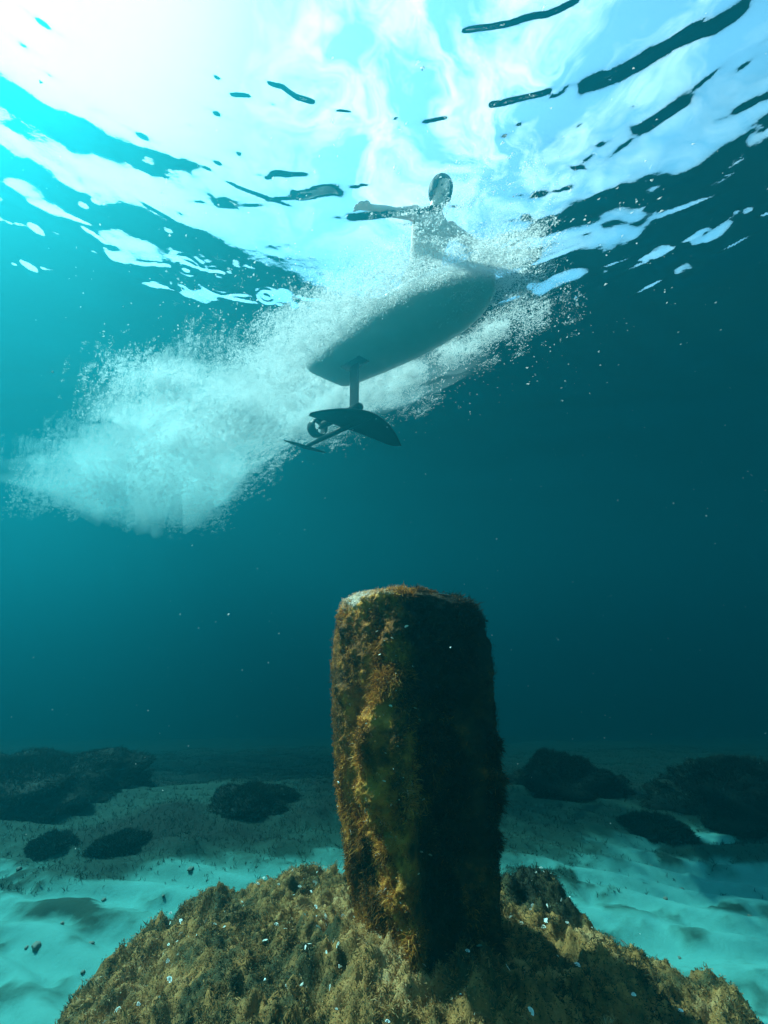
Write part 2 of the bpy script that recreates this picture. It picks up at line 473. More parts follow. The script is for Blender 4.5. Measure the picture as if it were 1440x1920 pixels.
# ------------------------------------------------------------------ filaments
def blades(P, Nn, length, width, tint, nb=4, spread=0.6, droop=0.25, seed=1):
    """P roots (n,3), Nn normals, length (n,), tint (n,): nb curved blades at each root -> verts, faces, tint"""
    r = np.random.default_rng(seed)
    P = np.repeat(P, nb, 0); Nn = np.repeat(Nn, nb, 0)
    n = len(P)
    length = np.repeat(length, nb) * r.uniform(.55, 1.15, n); t = np.repeat(tint, nb) + r.normal(0, .06, n)
    P = P + r.normal(0, 0.003, (n, 3))
    d = Nn + r.normal(0, spread, (n, 3)); d /= np.linalg.norm(d, axis=1, keepdims=True)
    d2 = d + r.normal(0, 0.5, (n, 3)) + np.array([0, 0, -droop]); d2 /= np.linalg.norm(d2, axis=1, keepdims=True)
    sv = np.cross(d, r.normal(0, 1, (n, 3))); sv /= np.linalg.norm(sv, axis=1, keepdims=True) + 1e-9
    w = (width * r.uniform(.6, 1.4, n))[:, None]
    L = length[:, None]
    a = P - sv * w * .5; b = P + sv * w * .5
    m = P + d * L * .55
    c = m - sv * w * .45; e = m + sv * w * .45
    tip = m + d2 * L * .5
    V = np.stack([a, b, e, c, tip], 1).reshape(-1, 3)
    i = np.arange(n)[:, None] * 5
    F4 = i + np.array([[0, 1, 2, 3]]); F3 = i + np.array([[3, 2, 4]])
    T = np.stack([t - .10, t - .10, t, t, t + .07], 1).ravel()
    return V, [F4, F3], np.clip(T, 0, 1)

# ------------------------------------------------------------------ reef rock under the pillar
REEF_PX = [(60,1960),(100,1870),(165,1790),(255,1722),(370,1657),(490,1628),(580,1600),(650,1612),(760,1640),(930,1640),(1000,1622),
           (1048,1650),(1068,1692),(1165,1738),(1280,1786),(1370,1808),(1420,1850),(1480,1960)]
_q = [on_z(px, py, 0.10)[:2] for px, py in REEF_PX]
_q = np.array(_q + [np.array([1.05, 1.0]), np.array([.6, .6]), np.array([-.3, .6]), np.array([-.85, .95])])
def inside_dist(X, Y, q):      # signed distance to a closed polygon, positive inside
    best = np.full(X.shape, 1e9); ins = np.zeros(X.shape, bool)
    for k in range(len(q)):
        a, b = q[k], q[(k + 1) % len(q)]; e = b - a; l2 = e @ e
        t = np.clip(((X - a[0]) * e[0] + (Y - a[1]) * e[1]) / l2, 0, 1)
        best = np.minimum(best, np.hypot(X - a[0] - t * e[0], Y - a[1] - t * e[1]))
        cr = ((a[1] > Y) != (b[1] > Y)) & (X < (b[0] - a[0]) * (Y - a[1]) / (b[1] - a[1] + 1e-12) + a[0])
        ins ^= cr
    return np.where(ins, best, -best)
LUMPS = [(415,1668,.06,.06), (560,1645,.07,.05), (480,1660,.06,.04), (300,1728,.04,.05), (1000,1658,.12,.10), (1050,1678,.10,.08), (1360,1822,.07,.06),
         (430,1850,.07,.05), (700,1880,.08,.04), (1100,1800,.09,.05), (880,1900,.07,.04), (560,1760,.10,.04)]
def reef_height(X, Y):
    d = inside_dist(X, Y, _q) + 0.10 * (fbm(X * 5, Y * 5, 1, 3) - 0.5)
    h = -0.16 + 0.22 * sstep(-0.14, 0.12, d) + 0.075 * sstep(0.05, 0.40, d) + 0.11 * np.exp(-(((X - .12) / .42) ** 2 + ((Y - 1.62) / .32) ** 2))
    h += sstep(-.05, .1, d) * (0.10 * (fbm(X * 7, Y * 7, 3, 5, .55) - 0.5) + 0.075 * (fbm(X * 20, Y * 20, 6, 4, .62) - 0.5))
    h += sstep(-.03, .08, d) * (0.07 * (0.45 - np.abs(2 * fbm(X * 11 + 3, Y * 11, 14, 3, .55) - 1)) + .03 * (0.4 - np.abs(2 * fbm(X * 26, Y * 26, 11, 2) - 1)))
    for px, py, r, a in LUMPS:
        p = on_z(px, py, 0.14)
        h += a * .62 * np.exp(-(((X - p[0]) ** 2 + (Y - p[1]) ** 2) / (r * 1.25) ** 2) ** 1.6) * sstep(-.08, .05, d)
    return h
rx = np.arange(-1.7, 2.1, 0.009); ry = np.arange(0.5, 3.3, 0.009)
X, Y = np.meshgrid(rx, ry)
RH = reef_height(X, Y)
RT = np.clip(0.43 + 0.75 * (fbm(X * 4, Y * 4, 9, 4, .6) - 0.5) + 0.7 * (fbm(X * 17, Y * 17, 2, 3, .6) - 0.5), 0, 1)
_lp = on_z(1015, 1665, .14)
def dark_patch(x, y): return .34 * np.exp(-(((x - _lp[0]) / .20) ** 2 + ((y - _lp[1]) / .22) ** 2) ** 2)     # darker tint on the knob beside the pillar
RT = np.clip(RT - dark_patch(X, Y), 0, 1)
keep = (inside_dist(X, Y, _q) > -0.22)
Fq = grid_faces(len(ry), len(rx))
kf = keep.ravel()[Fq].all(1)
used = np.unique(Fq[kf]); remap = np.full(X.size, -1); remap[used] = np.arange(len(used))
RV = np.stack([X, Y, RH], -1).reshape(-1, 3)
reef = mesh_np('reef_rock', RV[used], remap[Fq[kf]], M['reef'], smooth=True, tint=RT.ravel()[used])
tag(reef, 'low brown algae covered reef rock under the stone pillar, ringed by sand', 'rock')
def grow_on_reef(n, seed):
    r = np.random.default_rng(seed)
    x = r.uniform(-1.6, 2.0, n * 2); y = 0.9 + 2.2 * r.random(n * 2) ** 1.3
    d = inside_dist(x, y, _q); ok = d > -0.05
    x, y = x[ok][:n], y[ok][:n]
    e = 0.01
    z = reef_height(x, y); gx_ = (reef_height(x + e, y) - z) / e; gy_ = (reef_height(x, y + e) - z) / e
    nn = np.stack([-gx_, -gy_, np.ones_like(gx_)], -1); nn /= np.linalg.norm(nn, axis=1, keepdims=True)
    return np.stack([x, y, z], -1), nn
P, Nn = grow_on_reef(80000, 5)
g = fbm(P[:, 0] * 9, P[:, 1] * 9, 4, 3)
ln = 0.005 + 0.026 * sstep(.4, .75, g) * rng.random(len(P))
tt = np.clip(0.44 + 0.9 * (fbm(P[:, 0] * 4, P[:, 1] * 4, 9, 4, .6) - .5) + rng.normal(0, .16, len(P)) - .30 * sstep(.2, .5, P[:, 0]) * sstep(.4, .55, fbm(P[:, 0] * 3, P[:, 1] * 3, 8, 3) + .08), 0, 1)  # last term: shade right of the pillar painted into the turf tint
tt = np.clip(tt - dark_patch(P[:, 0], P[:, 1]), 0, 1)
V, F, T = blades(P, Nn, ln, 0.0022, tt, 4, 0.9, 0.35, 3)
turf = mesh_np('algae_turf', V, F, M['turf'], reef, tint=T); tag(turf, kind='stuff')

# ------------------------------------------------------------------ the stone pillar
PY = 1.70
# photo outline of the pillar: row, left, right
ROWS = [(1112, 662, 812), (1120, 645, 858), (1134, 636, 882), (1164, 628, 902), (1204, 620, 914), (1260, 616, 921), (1340, 617, 926), (1420, 621, 929),
        (1500, 626, 930), (1560, 634, 930), (1620, 642, 930), (1700, 654, 930), (1790, 664, 928), (1900, 672, 928)]
RZ = np.array([on_y(720, r[0], PY)[2] for r in ROWS]); RL = np.array([on_y(r[1], r[0], PY)[0] for r in ROWS]); RR = np.array([on_y(r[2], r[0], PY)[0] for r in ROWS])
def pillar_extent(z):
    return np.interp(z, RZ[::-1], RL[::-1]), np.interp(z, RZ[::-1], RR[::-1])
ztop = RZ[0]; zbot = 0.05
# square stone section turned so that one edge faces the camera, left of the middle
sec = np.array([(-1.0, 0.45), (-0.16, -1.0), (1.0, -0.30), (0.30, 0.95)])
def section(n):
    q = []
    for k in range(4):
        a, b = sec[k], sec[(k + 1) % 4]
        for t in np.linspace(0, 1, n // 4, endpoint=False): q.append(a * (1 - t) + b * t)
    q = np.array(q)
    for _ in range(n // 7):            # round its corners
        q = (np.roll(q, 1, 0) + q * 2 + np.roll(q, -1, 0)) / 4
    q[:, 0] = (q[:, 0] - q[:, 0].min()) / np.ptp(q[:, 0])      # 0..1 across
    return q
NA, NZ = 320, 330
SQ = section(NA)
def pillar_grid():
    zz = np.linspace(zbot, ztop - 0.002, NZ)
    l, r = pillar_extent(zz)
    x = l[:, None] + (r - l)[:, None] * SQ[None, :, 0]
    wy = 0.20
    dep = wy * np.minimum(1.0, (r - l) / 0.33)[:, None]
    y = PY + 0.02 + SQ[None, :, 1] * dep
    z = np.broadcast_to(zz[:, None], x.shape).copy()
    cx = ((l + r) / 2)[:, None]; cy = PY
    nx, ny = x - cx, y - cy; nl = np.hypot(nx, ny) + 1e-6; nx, ny = nx / nl, ny / nl
    s = SQ[None, :, 0]; front = (SQ[None, :, 1] < 0.3)
    # brow above and a hollow beneath it on the right hand face; a nose-like ridge down the facing edge; a groove left of it
    zb = on_y(760, 1292, PY - .1)[2]
    brow = 0.085 * sstep(.44, .52, s) * sstep(.985, .9, s) * sstep(zb + .015, zb - .03, z) * sstep(zb - .75, zb - .35, z) * front
    gl = on_y(668, 1420, PY - .1)[0]
    groove = 0.070 * np.exp(-((x - gl) / 0.020) ** 2) * sstep(zb + .02, zb - .08, z) * sstep(zb - .46, zb - .36, z) * front
    g2 = on_y(700, 1230, PY - .1)[0]
    groove2 = 0.025 * np.exp(-((x - g2 - .05 * (z - zb)) / 0.018) ** 2) * sstep(zb + .3, zb + .2, z) * sstep(zb - .1, zb + .0, z) * front
    er = on_y(712, 1420, PY - .15)[0]
    ridge = 0.058 * np.exp(-((x - er) / 0.035) ** 2) * sstep(zb + .03, zb - .12, z) * sstep(zb - .42, zb - .28, z) * front
    lump = 0.055 * (fbm(x * 8, y * 8, z * 6, 4, .55) - .5) + 0.075 * (fbm(x * 22, y * 22, z * 19, 4, .62) - .5)
    lump = lump * np.where(s < .06, .5, 1)
    off = ridge + lump - brow - groove - groove2
    x = x + nx * off * np.where((s < .05) | (s > .94), .35, 1); y = y + ny * off
    return x, y, z
px_, py_, pz_ = pillar_grid()
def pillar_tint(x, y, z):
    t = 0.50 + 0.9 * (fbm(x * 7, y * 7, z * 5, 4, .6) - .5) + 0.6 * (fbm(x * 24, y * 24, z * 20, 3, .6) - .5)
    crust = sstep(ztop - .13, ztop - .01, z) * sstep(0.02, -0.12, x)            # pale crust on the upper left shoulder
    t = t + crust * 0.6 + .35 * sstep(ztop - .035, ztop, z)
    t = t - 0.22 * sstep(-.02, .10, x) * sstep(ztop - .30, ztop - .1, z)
    t = t - 0.38 * sstep(0.06, 0.16, x)  # shade of the right hand side put into the algae colour
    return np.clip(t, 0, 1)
PV = np.stack([px_, py_, pz_], -1)
cap_n = 14
caps = []
c0 = PV[-1].mean(0)
for k in range(1, cap_n):
    f = 1 - k / cap_n
    ring = c0 + (PV[-1] - c0) * f
    ring[:, 2] = ztop + 0.012 * (1 - f * f) + 0.02 * (fbm(ring[:, 0] * 14, ring[:, 1] * 14, 3, 3) - .5)
    caps.append(ring)
PV2 = np.concatenate([PV.reshape(-1, 3)] + caps + [c0[None] + [0, 0, .014]])
nr = NZ + cap_n - 1
Fp = [grid_faces(nr, NA, wrap=True)]
last = (nr - 1) * NA
ii = np.arange(NA)
Fp.append(np.stack([last + ii, last + (ii + 1) % NA, np.full(NA, nr * NA)], -1))
pil = empty('stone_pillar', (0.12, PY, 0.1))
tag(pil, 'thick upright stone pillar furred with brown algae, its right side in black shadow', 'pillar')
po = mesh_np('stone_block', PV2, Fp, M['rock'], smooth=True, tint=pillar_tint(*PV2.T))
po.parent = pil; po.matrix_parent_inverse = Matrix.Translation(Vector(pil.location)).inverted()
# algae all over it
dz = np.gradient(PV, axis=0); da = np.roll(PV, -1, 1) - np.roll(PV, 1, 1)
pn = np.cross(da, dz); pn /= np.linalg.norm(pn, axis=2, keepdims=True) + 1e-9
j = rng.integers(0, NZ, 60000); i = rng.integers(0, NA, 60000)
P = PV[j, i] + rng.normal(0, .003, (60000, 3)); Nn = pn[j, i]
if ((Nn[:, :2] * (P[:, :2] - np.array([.1, PY]))).sum(1)).mean() < 0: Nn = -Nn
tj = rng.integers(0, 1, 1)
r_ = rng.random(9000); a_ = rng.integers(0, NA, 9000)
Pt = c0 + (PV[-1][a_] - c0) * np.sqrt(r_)[:, None]; Pt[:, 2] = ztop
P = np.concatenate([P, Pt]); Nn = np.concatenate([Nn, np.tile([0, 0, 1.0], (9000, 1))])
g = fbm(P[:, 0] * 11, P[:, 1] * 11, P[:, 2] * 9, 3)
ln = 0.005 + 0.045 * sstep(.48, .74, g) * rng.random(len(P))
ln *= np.where(P[:, 2] > ztop - .02, .8, 1)
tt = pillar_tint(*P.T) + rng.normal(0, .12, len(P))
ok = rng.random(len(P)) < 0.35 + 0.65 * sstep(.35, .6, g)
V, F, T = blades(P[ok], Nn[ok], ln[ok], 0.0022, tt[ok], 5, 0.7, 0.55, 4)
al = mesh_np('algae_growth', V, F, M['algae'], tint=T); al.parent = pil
al.matrix_parent_inverse = Matrix.Translation(Vector(pil.location)).inverted(); tag(al, kind='stuff')

# ------------------------------------------------------------------ pale curled fronds (one made, the others copied)
def frond_mesh(kind):
    bm = bmesh.new()
    n, mrow = 9, 4
    vs = []
    for a in range(n):
        th = math.radians(-70 + 140 * a / (n - 1))
        row = []
        for b in range(mrow):
            r = 0.25 + 0.75 * b / (mrow - 1)
            curl = 0.35 * (b / (mrow - 1)) ** 2
            row.append(bm.verts.new((math.sin(th) * r * .8, -math.cos(th * .8) * .18 - curl * .5 * math.cos(th) + .06 * kind * math.sin(3 * th), math.cos(th) * r * .75 + .12)))
        vs.append(row)
    for a in range(n - 1):
        for b in range(mrow - 1):
            bm.faces.new((vs[a][b], vs[a + 1][b], vs[a + 1][b + 1], vs[a][b + 1]))
    bmesh.ops.solidify(bm, geom=bm.faces[:], thickness=0.07)
    me = bpy.data.meshes.new('pale_frond'); bm.to_mesh(me); bm.free(); me.materials.append(M['shell'])
    for p in me.polygons: p.use_smooth = True
    return me
FM = [frond_mesh(0), frond_mesh(1)]
P, Nn = grow_on_reef(20000, 77)
cl = fbm(P[:, 0] * 6, P[:, 1] * 6, 21, 3)
vis = (P[:, 1] > 1.25) & (np.abs(P[:, 0]) < .12 + .62 * P[:, 1])
sel = np.where((cl > .50) & (P[:, 1] < 2.6) & vis)[0]
sel = rng.permutation(sel)[:280]
for q, k in enumerate(sel):
    o = bpy.data.objects.new('pale_frond', FM[q % 2]); COL.objects.link(o)
    s = .005 + .011 * rng.random() ** 1.6
    o.location = P[k] + Nn[k] * .012; o.scale = (s, s, s * rng.uniform(.7, 1.3))
    o.rotation_euler = (rng.uniform(-.6, .6), rng.uniform(-.5, .5), rng.uniform(0, 6.28))
    tag(o, 'tiny whitish curled frond on the brown reef rock', 'seaweed', 'pale fronds on the reef rock')
jj = rng.integers(60, NZ - 20, 46); ia = rng.integers(0, NA, 4000)
ia = [a for a in ia if SQ[a, 1] < -.2 and SQ[a, 0] < .62][:46]
for q in range(46):
    p = PV[jj[q], ia[q]]; nn = pn[jj[q], ia[q]]
    o = bpy.data.objects.new('pale_frond', FM[q % 2]); COL.objects.link(o)
    s = rng.uniform(.004, .010)
    o.location = Vector(p) + Vector((0, -.012, 0)); o.scale = (s, s, s)
    o.rotation_euler = (rng.uniform(-.6, .6), rng.uniform(-.5, .5), rng.uniform(-.9, .9))
    tag(o, 'tiny whitish curled frond on the side of the stone pillar', 'seaweed', 'pale fronds on the pillar')

# ------------------------------------------------------------------ overgrown boulders behind, weed
def boulder(px, py, w, hgt, label, seed):
    p = on_z(px, py, 0.0)
    for _ in range(12): p = on_z(px, py, float(bed_height(p[0:1], p[1:2])[0]) + .02)
    p[2] -= .05
    r = np.random.default_rng(seed)
    nu, nv = 56, 26
    u = np.linspace(0, 2 * math.pi, nu, endpoint=False); v = np.linspace(0.02, 1, nv)
    U, Vv = np.meshgrid(u, v)
    ph = Vv * math.pi * .62
    x = np.cos(U) * np.sin(ph); y = np.sin(U) * np.sin(ph); z = np.cos(ph)
    k = 1 + 1.1 * (fbm(x * 1.8 + seed, y * 1.8, z * 1.8, 4) - .5) + .4 * (fbm(x * 6 + seed, y * 6, z * 6, 3) - .5)
    x, y, z = x * k * w, y * k * w * .8, z * k * hgt * .62
    V = np.stack([x, y, z], -1).reshape(-1, 3)
    t = np.clip(.02 + .25 * (fbm(x * 5, y * 5, z * 5 + seed, 3) - .35), 0, .6).ravel()
    ob = empty('overgrown_boulder', (p[0], p[1], p[2]))
    tag(ob, label, 'boulder', 'boulders in the weed')
    F = [grid_faces(nv, nu, wrap=True), np.arange(nu).reshape(1, nu)[:, ::-1]]
    mesh_np('rock', V, F, M['weed'], ob, True, t)
    n = V - np.array([0, 0, -.2 * hgt]); n /= np.linalg.norm(n, axis=1, keepdims=True)
    nb_ = int(7000 + 60000 * w * w); idx = r.integers(0, len(V), nb_)
    up_ = np.minimum(idx + nu, len(V) - 1); rt_ = (idx // nu) * nu + (idx + 1) % nu       # anywhere on the surface, not only at its vertices
    fu_, fr_ = r.random((nb_, 1)), r.random((nb_, 1))
    BV, BF, BT = blades(V[idx] + (V[up_] - V[idx]) * fu_ + (V[rt_] - V[idx]) * fr_, n[idx], r.uniform(.008, .034, nb_), 0.0035, np.clip(t[idx] + .05, 0, 1), 3, .6, .1, seed)
    g = mesh_np('algae_turf', BV, BF, M['weed'], ob, tint=BT); tag(g, kind='stuff')
BO = [(40,1475,.75,.36,'big dark overgrown boulder at the far left edge, fading into blue water'),
      (228,1582,.13,.13,'low dark weedy stone on the pale sand left of the pillar'),
      (105,1572,.10,.09,'small dark round stone on sand near the left edge'),
      (470,1500,.30,.16,'low broad weedy boulder in the murk left of the pillar'),
      (1060,1480,.42,.42,'dark rounded boulder in the murk just right of the pillar'),
      (1225,1552,.18,.16,'dark mossy boulder behind the sand patch right of the pillar'),
      (1390,1500,.55,.40,'large dark boulder near the right edge, hazy in blue water')]
for k, b in enumerate(BO): boulder(*b, seed=40 + k)
# small stones strewn on the sand
def stone_mesh(seed):
    bm = bmesh.new(); bmesh.ops.create_icosphere(bm, subdivisions=3, radius=1)
    for q in bm.verts:
        k = 1 + 1.1 * (float(fbm(q.co.x * 1.7 + seed, q.co.y * 1.7, q.co.z * 1.7, 4, .65)) - .5)
        q.co = Vector((q.co.x * k, q.co.y * k * .8, q.co.z * k * .55))
    me = bpy.data.meshes.new('small_stone'); bm.to_mesh(me); bm.free(); me.materials.append(M['stone'])
    for p in me.polygons: p.use_smooth = True
    return me
SM = [stone_mesh(3), stone_mesh(8), stone_mesh(21)]
for k in range(20):
    px, py = (rng.uniform(10, 560), rng.uniform(1570, 1830)) if k < 12 else (rng.uniform(1090, 1430), rng.uniform(1600, 1800))
    p = on_z(px, py, 0)
    if inside_dist(p[0:1], p[1:2], _q)[0] > -.06: continue
    o = bpy.data.objects.new('small_stone', SM[k % 3]); COL.objects.link(o)
    z = .007 + .017 * rng.random() ** 2
    o.location = (p[0], p[1], float(bed_height(p[0:1], p[1:2])[0]) + z * .2); o.scale = (z, z, z); o.rotation_euler = (rng.uniform(-.3, .3), rng.uniform(-.3, .3), rng.uniform(0, 6))
    tag(o, 'small dull stone lying on the pale sand beside the reef rock', 'stone', 'small stones on the sand')
# meadow
n = 90000
x = rng.uniform(-6, 6, n); y = 2.4 + 6 * rng.random(n) ** 1.5
wm = weed_mask(x, y); ok = (rng.random(n) < wm * 1.1) & (inside_dist(x, y, _q) < 0)
x, y = x[ok], y[ok]
P = np.stack([x, y, bed_height(x, y)], -1)
V, F, T = blades(P, np.tile([0, 0, 1.0], (len(P), 1)), rng.uniform(.010, .035, len(P)), .0022, rng.random(len(P)), 3, .6, .3, 9)
sg = mesh_np('seagrass', V, F, M['weed'], tint=T); tag(sg, 'dark green seagrass and turf on the sea bed behind the pillar', 'seagrass', kind='stuff')

# ------------------------------------------------------------------ hydrofoil board
BU = Vector((.70, -.714, 0)).normalized(); BN = Vector((-BU.y, BU.x, 0)); BT_ = Vector((-.55, 4.07, 0))
board = empty('hydrofoil_board', (BT_.x, BT_.y, ZS), math.atan2(BU.y, BU.x))
tag(board, 'grey electric hydrofoil surfboard with mast and dark wings, seen from below in white spray', 'surfboard')
BL = 1.86
def half_width(s):
    s = s / BL
    k = np.interp(s, [0, .03, .1, .25, .45, .6, .75, .86, .93, .97, 1], [.25, .28, .305, .345, .38, .38, .35, .285, .20, .13, .03])
    return k
def rocker(s): return 0.035 * max(0, (s / BL - .62) / .38) ** 2
def board_ring(s, zt, zb, shrink, nseg=28):
    hw = float(half_width(np.array(s))) * shrink
    pts = []
    for k in range(nseg):
        a = 2 * math.pi * k / nseg
        c, sn = math.cos(a), math.sin(a)
        x = math.copysign(abs(c) ** .35, c) * hw; z = (zt + zb) / 2 + math.copysign(abs(sn) ** .7, sn) * (zt - zb) / 2
        pts.append((s, x, z + rocker(s)))
    return np.array(pts)
ss = np.concatenate([[0, .006, .02], np.linspace(.05, BL - .06, 40), [BL - .035, BL - .015, BL]])
hull = loft('hull', [board_ring(s, .055, -.055, 1 if 0.01 < s < BL - .01 else .97) for s in ss], M['hull'], board)
loft('deck', [board_ring(s, .075, .035, .90) for s in np.linspace(.06, BL - .12, 30)], M['carbon'], board)
for sg_ in (-1, 1):
    rr = []
    for s in np.linspace(.01, BL - .1, 40):
        hw = float(half_width(np.array(s)))
        rr.append(np.array([(s, sg_ * (hw * .985 + .012 * math.cos(a)), rocker(s) + .01 + .03 * math.sin(a)) for a in np.linspace(0, 2 * math.pi, 8, endpoint=False)]))
    loft('rail', rr, M['rail'], board)
# the foil (board coordinates: x towards the nose, y to the far side, z up)
def foil_sec(c, th, n=20):     # section along x (chord), z
    pts = []
    for k in range(n):
        a = 2 * math.pi * k / n
        xx = .5 + .5 * math.cos(a); yy = 5 * th * (0.2969 * math.sqrt(xx) - .126 * xx - .3516 * xx ** 2 + .2843 * xx ** 3 - .1036 * xx ** 4)
        pts.append((-xx * c, yy * c * (1 if a < math.pi else -1)))
    return np.array(pts)
MX = 0.41                      # the mast stands this far ahead of the tail
ZF = -0.63
rings = []
for z in np.linspace(-.05, ZF, 8):
    f = foil_sec(.125, .14); rings.append(np.stack([f[:, 0] + MX + .06, f[:, 1], np.full(len(f), z)], -1))
mast = loft('mast', rings, M['alu'], board)
bm = bmesh.new(); bmesh.ops.create_cube(bm, size=1, matrix=Matrix.Translation((MX, 0, -.06)) @ Matrix.Diagonal((.26, .13, .02, 1)))
bmesh.ops.bevel(bm, geom=bm.edges[:], offset=.006, segments=2, affect='EDGES')
bm_obj('mast_plate', bm, M['alu'], mast)
def tube(name, p0, p1, r0, r1, mat, parent, n=16, nose=True):
    p0, p1 = np.array(p0, float), np.array(p1, float); d = p1 - p0; Ln = np.linalg.norm(d); d /= Ln
    a = np.cross(d, [0, 0, 1.0]); a /= np.linalg.norm(a); b = np.cross(d, a)
    rings = []
    prof = [(0, .2), (.02, .75), (.06, 1)] + [(t, 1) for t in np.linspace(.15, .85, 6)] + [(.94, .95), (.98, .7), (1, .2)]
    if not nose: prof = [(0, 1), (1, 1)]
    for t, k in prof:
        r = (r0 + (r1 - r0) * t) * k
        rings.append(np.array([p0 + d * Ln * t + r * (math.cos(x) * a + math.sin(x) * b) for x in np.linspace(0, 2 * math.pi, n, endpoint=False)]))
    return loft(name, rings, mat, parent)
FX = .64                       # nose of the fuselage
tube('fuselage', (FX, 0, ZF), (-.33, 0, ZF - .02), .030, .020, M['carbon'], board)
def wing(name, span, c0_, c1_, xc, zc, sweep, droop, th, parent, tipe=2.2):
    rings = []
    for t in np.linspace(-1, 1, 41):
        e = (1 - abs(t) ** tipe) ** .55 if abs(t) < 1 else 0
        c = max(c1_ * .35, c0_ * (e * (1 - .35 * abs(t)) + .02))
        f = foil_sec(c, th)
        xs = xc - sweep * abs(t) ** 1.7 + f[:, 0] + c0_ * .35
        rings.append(np.stack([xs, np.full(len(f), t * span / 2), zc - droop * abs(t) ** 2 + f[:, 1]], -1))
    return loft(name, rings, M['carbon'], parent)
wing('front_wing', 1.02, .42, .05, FX - .12, ZF + .005, .17, .10, .12, board)
wing('rear_wing', .50, .095,   .03, -.31, ZF - .02, .03, .0, .10, board)
pod = tube('motor_pod', (MX + .10, 0, ZF + .13), (-.08, 0, ZF + .12), .042, .034, M['carbon'], board)
rings = []
for (xx, r) in ((0, .085), (.03, .094), (.08, .090), (.11, .080), (.11, .072), (.06, .080), (.0, .078)):
    rings.append(np.array([(-.18 + xx, r * math.cos(a), ZF + .12 + r * math.sin(a)) for a in np.linspace(0, 2 * math.pi, 28, endpoint=False)]))
rings.append(rings[0])
loft('propeller_duct', rings, M['carbon'], board, caps=False)
bm = bmesh.new()
for k in range(3):
    a = k * 2 * math.pi / 3 + .4
    vs = []
    for r, c, tw in ((.012, .018, .9), (.04, .03, .6), (.07, .024, .35)):
        y0, z0 = r * math.cos(a), r * math.sin(a); ty, tz = -math.sin(a), math.cos(a)
        for sgn in (-1, 1):
            vs.append(bm.verts.new((-.13 + sgn * c * .5 * math.sin(tw), y0 + ty * sgn * c * .5 * math.cos(tw), ZF + .12 + z0 + tz * sgn * c * .5 * math.cos(tw))))
    for m_ in range(2):
        bm.faces.new((vs[2 * m_], vs[2 * m_ + 1], vs[2 * m_ + 3], vs[2 * m_ + 2]))
bmesh.ops.solidify(bm, geom=bm.faces[:], thickness=.004)
bm_obj('propeller', bm, M['carbon'], pod)

